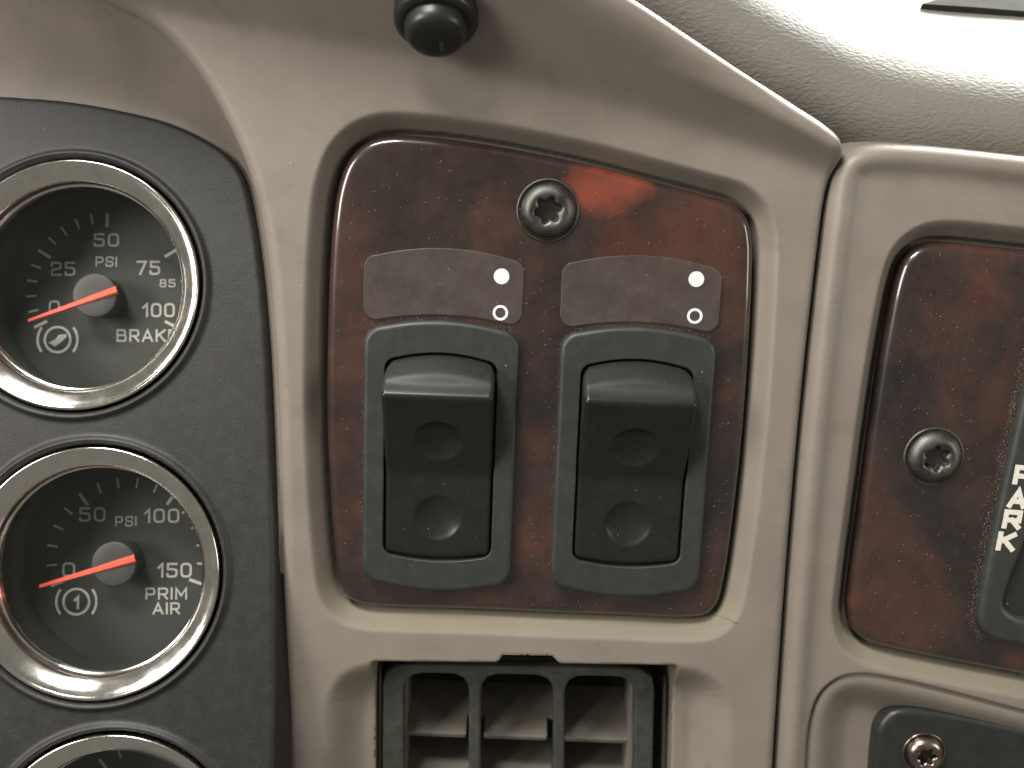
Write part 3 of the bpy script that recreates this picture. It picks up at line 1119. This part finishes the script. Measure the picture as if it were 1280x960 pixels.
# ------------------------------------------------------------------ rocker switches
def rocker_mesh():
    # side profile (y, z), from bottom edge to top edge
    ctrl = [(-22.3, 0.9), (-21.7, 1.75), (-18.5, 2.0), (-12.5, 2.05), (-6.0, 2.1), (-3.6, 2.15), (-2.6, 2.4), (2.0, 4.5), (7.0, 6.7),
            (12.0, 9.3), (14.2, 10.45), (14.95, 10.8), (15.6, 10.75), (16.2, 10.3), (17.5, 9.0), (19.5, 7.8), (21.2, 5.4), (22.1, 3.4), (22.5, 1.5), (22.6, 0.3)]
    prof = spline(ctrl, 10, False)
    s = np.concatenate([[0], np.cumsum(np.linalg.norm(np.diff(prof, axis=0), axis=1))])
    nv, nu = 190, 81
    tt = np.linspace(0, s[-1], nv)
    py, pz = np.interp(tt, s, prof[:, 0]), np.interp(tt, s, prof[:, 1])
    dy, dz = np.gradient(py), np.gradient(pz)
    l = np.hypot(dy, dz)
    ny, nz = -dz / l, dy / l
    # half width: rounded corners at top and bottom
    w = 11.35
    def half(y):
        r = 2.2
        ht = np.where(y > 22.6 - r, w - r + np.sqrt(np.maximum(r * r - (y - 22.6 + r) ** 2, 0)), w)
        hb = np.where(y < -22.3 + r, w - r + np.sqrt(np.maximum(r * r - (-22.3 + r - y) ** 2, 0)), w)
        return np.minimum(ht, hb)
    hw = half(py)
    u = np.linspace(-1, 1, nu)
    u = np.sign(u) * (1 - (1 - np.abs(u)) ** 1.35)            # denser near the sides
    V = np.zeros((nv, nu, 3))
    V[:, :, 0] = hw[:, None] * u[None, :]
    bow = 1.9 * (V[:, :, 0] / w) ** 2
    fy = sstep(16.5, 22.0, py)[:, None] - np.clip((-py - 8) / 14, 0, 1)[:, None] ** 2 * 0.6
    V[:, :, 1] = py[:, None] - bow * fy * np.where(py[:, None] > 14, 1.0, 1.0)
    V[:, :, 2] = pz[:, None]
    # rounded side edges
    ed = np.clip(1 - (w - np.abs(V[:, :, 0])) / 0.9, 0, 1)
    drop = 0.9 * (1 - np.sqrt(np.maximum(1 - ed ** 2, 0)))
    V[:, :, 1] -= drop * ny[:, None]
    V[:, :, 2] -= drop * nz[:, None]
    # thumb dimples: spherical caps pressed along the local normal
    for cy, rr, dep in ((5.1, 5.2, 1.5), (-12.8, 5.2, 1.4)):
        sc_i = np.argmin(np.abs(py - cy) + (np.arange(nv) > nv * .8) * 100)
        d = np.hypot(V[:, :, 0], (tt - tt[sc_i])[:, None])
        dd = dep * np.where(d < rr, 1 - (d / rr) ** 2, 0)
        soft_ = np.clip((rr - d) / 0.5, 0, 1)
        V[:, :, 1] -= dd * ny[:, None] * (0.35 + .65 * soft_)
        V[:, :, 2] -= dd * nz[:, None] * (0.35 + .65 * soft_)
    dustv = np.zeros((nv, nu))
    dustv += sstep(15.9, 17.0, py)[:, None] * 0.22
    verts = V.reshape(-1, 3).tolist()
    F = [(i * nu + j, i * nu + j + 1, (i + 1) * nu + j + 1, (i + 1) * nu + j) for i in range(nv - 1) for j in range(nu - 1)]
    # close the sides and ends down into the housing
    border = [i * nu for i in range(nv)][::-1]
    border = [j for j in range(nu)] + [i * nu + nu - 1 for i in range(1, nv)] + [(nv - 1) * nu + j for j in range(nu - 2, -1, -1)] + \
             [i * nu for i in range(nv - 2, 0, -1)]
    b0 = len(verts)
    for i in border:
        verts.append((verts[i][0], verts[i][1], 0.14))
    n = len(border)
    for i in range(n):
        j = (i + 1) % n
        F.append((border[j], border[i], b0 + i, b0 + j))
    dv = np.concatenate([dustv.ravel(), np.zeros(n)])
    return mesh_from('rocker', verts, F, M['rocker'], True, {'dust': dv})


BEZ = corner_arch(16.25, 29.7, -29.7, 2.6, 2.6, 4.2)
WIN = corner_arch(11.75, 23.0, -22.75, 2.0, 1.5, 2.4)
bez_me = plate('bezel', BEZ, -1.5, 2.2, 1.0, M['bezel'], holes=[WIN], steps=5, hole_bevel=0.25)
well = plate('housing_floor', offset(WIN, -0.4), -1.0, 0.12, 0.05, M['void'], steps=1)
sw = thing('rocker_switch', 'black rocker switch left on the burl panel, nearer the gauges', 'switch', at(SW[0][0], SW[0][1], 0),
           'rocker switches on the burl panel')
part('bezel', bez_me, sw)
part('rocker', rocker_mesh(), sw)
part('housing_floor', well, sw)
sw2 = copy_tree(sw)
sw2.matrix_world = at(SW[1][0], SW[1][1], 0)
sw2['label'] = 'black rocker switch right on the burl panel, nearer the seam'


# ------------------------------------------------------------------ screws
def screw_parts(t, mat, r=5.6, washer=True):
    prof = [(r * 1.0, -0.8), (r * 1.0, 0.1), (r * .98, 0.5), (r * .93, 1.0), (r * .84, 1.5), (r * .74, 1.85), (r * .64, 2.0), (r * .53, 1.95),
            (r * .44, 1.6), (r * .41, 1.2), (r * .39, 0.2), (r * .37, -0.6), (r * .2, -0.8), (0.03, -0.85)]

    def star(i, th):
        return 1.0 + (0.17 * math.cos(6 * th) if 8 <= i <= 11 else 0.0)
    part('head', lathe('head', prof, mat, 96, rfun=star), t)
    if washer:
        part('collar', lathe('collar', [(r * 1.16, -0.3), (r * 1.15, 0.05), (r * 1.11, 0.14), (r * 1.06, 0.05), (r * 1.04, -0.35)], mat, 72), t)


s1 = thing('torx_screw', 'dark star-socket screw at the top of the burl panel above the switches', 'screw', at(*U(685, 263, 0.6)[:2], 0.0, 0.25),
           'star-socket screws in the burl panels')
screw_parts(s1, M['screw'])
s2 = copy_tree(s1)
s2.matrix_world = at(*U(1169, 572, 0.6)[:2], -0.1, 0.6)
s2['label'] = 'dark star-socket screw in the right burl panel beside the PARK placard'

# ------------------------------------------------------------------ hood button
hp = U(545, 27, 11.0)
i_n = np.array([0.0, -0.62, 0.78])
hood_n = Vector((0.05, -0.86, 0.51)).normalized()
zax = hood_n
xax = Vector((1, 0, 0)) - zax * zax.x
xax.normalize()
yax = zax.cross(xax)
HB = BASE @ Matrix(((xax.x, yax.x, zax.x, hp[0] * MM), (xax.y, yax.y, zax.y, hp[1] * MM), (xax.z, yax.z, zax.z, 11.0 * MM), (0, 0, 0, 1)))
hb = thing('hood_button', 'small black domed button under the gauge hood at the top', 'button', HB)
part('flange', lathe('flange', [(7.9, -3.0), (7.9, -0.2), (7.7, 0.4), (7.2, 0.8), (6.3, 0.95), (5.6, 0.8)], M['gloss'], 72), hb)
part('cap', lathe('cap', [(5.95, 0.5), (5.85, 2.4), (5.6, 3.3), (5.1, 3.95), (4.3, 4.3), (2.6, 4.45), (0.02, 4.5)], M['gloss'], 72), hb)
part('face_mark', box('face_mark', 0.8, 2.2, 0.08, M['hub'], 0.02), hb, (1.0, -1.4, 4.52))  # small grey mark on the cap face

# ------------------------------------------------------------------ air vent
VZ = -6.0
v = thing('air_vent', 'dusty dark grey air vent with upright bars below the burl panel', 'air vent')


def rr(pts, r, z):
    return resample(ccw(round_poly(Upts(pts, z), r, 6)), 80)


VOUT = rr([(478, 830), (819, 836), (811, 1180), (477, 1180)], 5.0, VZ)
VH = [rr([(505, 842), (586, 843), (585, 1165), (505, 1165)], 4.5, VZ),
      rr([(601, 843), (692, 845), (690, 1165), (600, 1165)], 4.5, VZ),
      rr([(706, 845), (793, 847), (790, 1165), (705, 1165)], 4.5, VZ)]
part('frame', plate('frame', VOUT, VZ - 2.6, VZ, 0.7, M['vent'], holes=VH, steps=4), v)
# duct walls behind the frame
o = U(476, 830, VZ)
lo, hi = VOUT.min(0), VOUT.max(0)
for (cx, sx_) in ((U(505, 900, VZ - 6)[0], 1.2), (U(790, 900, VZ - 6)[0], 1.2)):
    part('duct_wall', box('duct_wall', sx_, hi[1] - lo[1] - 3, 34, M['louver'], 0.1), v, (cx, (lo[1] + hi[1]) / 2, VZ - 22.2))
part('duct_wall', box('duct_wall', hi[0] - lo[0] - 10, 1.0, 34, M['void'], 0.1), v, ((lo[0] + hi[0]) / 2, hi[1] - 1.2, VZ - 22.2))
part('duct_floor', box('duct_floor', hi[0] - lo[0] + 14, hi[1] - lo[1] + 14, 1.0, M['void'], 0.1), v, ((lo[0] + hi[0]) / 2, (lo[1] + hi[1]) / 2, VZ - 41))
# slats: each a tilted plate with notches where the upright vanes pass
bars = [(U(594, 900, VZ)[0]), (U(699, 900, VZ)[0])]
xl, xr = lo[0] + 4.6, hi[0] - 4.8
dep = 15.0
out = [(xl, 0), (xl, dep), (xr, dep), (xr, 0)]
nt_ = []
pts = [(xl, dep), (xl, 0)]
for bx_ in bars:
    pts += [(bx_ - 2.2, 0), (bx_ - 2.2, 5.5), (bx_ + 1.9, 5.5), (bx_ + 1.9, 0)]
pts += [(xr, 0), (xr, dep)]
slat_me = plate('slat', ccw(round_poly(pts, 0.5, 3)), -0.7, 0.7, 0.3, M['louver'], steps=2)
for k in range(4):
    yy = U(640, 922, VZ - 6.5)[1] - k * 14.5
    o = part('slat', slat_me, v)
    o.matrix_local = Matrix.Translation((0, yy * MM, (VZ - 6.5) * MM)) @ Matrix.Rotation(math.radians(-62), 4, 'X')
for bx_ in bars:
    part('vane', box('vane', 1.2, hi[1] - lo[1] - 8, 12, M['vent'], 0.2), v, (bx_, (lo[1] + hi[1]) / 2, VZ - 11.2))

# ------------------------------------------------------------------ right side: valve placard, black module
vp = thing('brake_valve_plate', 'black valve plate lettered PARK at right picture edge', 'valve plate')
P = ccw(spline(Upts([(1318, 360), (1290, 450), (1262, 570), (1240, 670), (1226, 745), (1223, 778), (1231, 794), (1250, 802), (1320, 815),
                     (1440, 838), (1465, 830), (1480, 790), (1510, 600), (1535, 400), (1525, 370), (1480, 362), (1350, 345)], 1.5), 6))
Hh = ccw(spline(Upts([(1300, 640), (1275, 695), (1259, 735), (1255, 757), (1266, 768), (1300, 775), (1380, 785), (1410, 770), (1420, 700), (1400, 650), (1340, 630)], 1.5), 6))
vp_outline = P
part('plate', plate('plate', resample(P, 160), -1.0, 2.2, 1.5, M['bezel'], holes=[resample(Hh, 80)], steps=4), vp)
part('valve_well', plate('valve_well', resample(offset(Hh, -1.0), 80), -1.0, 0.35, 0.2, M['black'], steps=2), vp)
for ch, x, y in (('P', 1279, 594), ('A', 1272.5, 622), ('R', 1266, 650), ('K', 1258.5, 677)):
    p = U(x, y, 2.25)
    part('lettering', stroke_text(ch, 4.0, 4.3, M['placard_white'], 0.25, 0.06, 0.0, True), vp, (p[0], p[1], 2.205), -0.05)

bmod = thing('black_module', 'glossy black plastic cover in the lower right tray', 'cover')
P = ccw(spline(Upts([(1090, 1200), (1091, 1000), (1094, 940), (1100, 908), (1115, 892), (1138, 887), (1175, 890), (1280, 911), (1400, 937), (1500, 960),
                     (1510, 1000), (1500, 1200)], -1.0), 6))
part('cover', plate('cover', resample(P, 200), -9.0, -1.0, 1.6, M['black'], steps=5), bmod)
s3 = thing('cover_screw', 'shiny brown star-socket screw in the black cover, lower right', 'screw', at(*U(1157, 944, 0.0)[:2], -0.9, 0.1))
screw_parts(s3, M['screw_bronze'], 4.3, True)

# ------------------------------------------------------------------ grey board lying on the dash top
def on_pad(px, py):
    """where the line of sight meets the pad"""
    d = ray(px, py)
    for z in np.arange(-6, -75, -0.25):
        p = CAM + d * ((z - CAM[2]) / d[2])
        j = int(round((p[0] - PX[0, 0]) / 0.55))
        i = int(round((p[1] - PY[0, 0]) / 0.55))
        if 0 <= i < PZ.shape[0] and 0 <= j < PZ.shape[1] and PZ[i, j] >= z:
            return p
    return p


A0, B0, C0 = on_pad(1150, 11), on_pad(1340, 25), on_pad(1290, -20)
nrm = np.cross(B0 - A0, C0 - A0)
nrm /= np.linalg.norm(nrm)
Q = []
for q in ((1150, 11), (1215, 15), (1340, 25), (1360, -24), (1290, -24), (1215, -10)):
    d = ray(*q)
    Q.append(CAM + d * (((A0 - CAM) @ nrm) / (d @ nrm)))
n = len(Q)
V = [q + nrm * 1.2 for q in Q] + [q - nrm * 2.5 for q in Q]
F = [tuple(range(n)), tuple(range(2 * n - 1, n - 1, -1))] + [((i + 1) % n, i, n + i, n + (i + 1) % n) for i in range(n)]
single('grey_board', mesh_from('grey_board', V, F, M['dash_card'], False), 'dark grey flat wedge resting on the bright dash top, top right corner', 'board')


# ------------------------------------------------------------------ loose dust and a hair
def dust_object(name, spots, label):
    """tiny flattened grains, each a squashed octahedron lying on its surface"""
    V, F = [], []
    for (x, y, z, r) in spots:
        b = len(V)
        a0 = random.random() * 6.28
        e = random.uniform(.6, 1.5)
        for k_ in range(4):
            a = a0 + k_ * math.pi / 2
            q = r * (e if k_ % 2 else 1 / e)
            V.append((x + q * math.cos(a), y + q * math.sin(a), z))
        V.append((x, y, z + r * .6))
        F += [(b + k_, b + (k_ + 1) % 4, b + 4) for k_ in range(4)]
    return single(name, mesh_from(name, V, F, M['dust'], False), label, 'dust', kind='stuff')


M['dust'] = paint('dust_grain', (0.34, 0.29, 0.23), 0.9)
spots = []
bezL = [BEZ + np.array(c) for c in SW]
inner = offset(resample(WOOD_A, 220), 2.2)
lo_, hi_ = inner.min(0), inner.max(0)
xy = np.random.uniform(lo_, hi_, (2600, 2))
ok = sdf(xy[:, 0], xy[:, 1], inner) > 0
db = np.maximum(sdf(xy[:, 0], xy[:, 1], bezL[0]), sdf(xy[:, 0], xy[:, 1], bezL[1]))
ok &= db < -0.1
cen_ = resample(WOOD_A, 220).mean(0)
for (x, y) in xy[ok]:
    spots.append((x, y, 0.0, 0.028 + 0.09 * random.random() ** 5))
for bz in bezL:                                   # drift against the switch frames, thicker on top and left
    P = resample(bz, 900)
    nrm_ = offset(P, -1.0) - P
    for p, n_ in zip(P, nrm_):
        wgt = 0.35 + 0.65 * (n_[1] > 0.5) + 0.45 * (n_[0] < -0.5)
        if random.random() < wgt * 0.75:
            q = p + n_ * abs(random.gauss(0.05, 0.28)) + np.array([random.gauss(0, .1), random.gauss(0, .1)])
            spots.append((q[0], q[1], 0.0, 0.035 + 0.07 * random.random() ** 3))
for (sx, sy) in SW:                               # a few grains on the frames themselves
    for _ in range(70):
        x, y = random.uniform(-15, 15), random.uniform(-27, 26)
        if abs(x) > 12.4 or y < -23.5 or y > 23.6:
            if sdf(np.array([x]), np.array([y]), BEZ)[0] > 1.2:
                spots.append((sx + x, sy + y, 2.2, 0.03 + 0.07 * random.random() ** 4))
dust_object('panel_dust', spots, 'fine pale dust grains scattered over the burl panel and switch frames')

innb = offset(resample(WOOD_B, 220), 2.2)
xy = np.random.uniform((60, -60), (100, 34), (1500, 2))
ok = (sdf(xy[:, 0], xy[:, 1], innb) > 0)
Pp = resample(vp_outline, 160)
ok &= sdf(xy[:, 0], xy[:, 1], Pp) < -0.1
spots = [(x, y, 0.0, 0.028 + 0.09 * random.random() ** 5) for x, y in xy[ok]]
P = resample(vp_outline, 1400)
nrm_ = offset(P, -1.0) - P
for p, n_ in zip(P, nrm_):
    for _ in range(3 if n_[0] < -0.4 else 1):
        q = p + n_ * abs(random.gauss(0.1, 0.9 if n_[0] < -0.4 else 0.3))
        if q[0] < 110:
            spots.append((q[0], q[1], 0.0, 0.035 + 0.07 * random.random() ** 3))
dust_object('panel_dust', spots, 'fine pale dust grains drifted along the valve plate on the right burl panel')

hair = spline(Upts([(872, 763, 1.0), (890, 768, 1.6), (908, 774, 1.8), (924, 781, 1.8)]), 6, False)
V, F = [], []
for i, p in enumerate(hair):
    for k_ in range(5):
        a = k_ * 2 * math.pi / 5
        V.append((p[0], p[1] + 0.035 * math.cos(a), 1.55 + 0.035 * math.sin(a)))
for i in range(len(hair) - 1):
    for k_ in range(5):
        l = (k_ + 1) % 5
        F.append((i * 5 + k_, i * 5 + l, i * 5 + 5 + l, i * 5 + 5 + k_))
single('hair_strand', mesh_from('hair_strand', V, F, M['void']), 'fine dark hair across the lower right corner of the burl panel', 'hair')
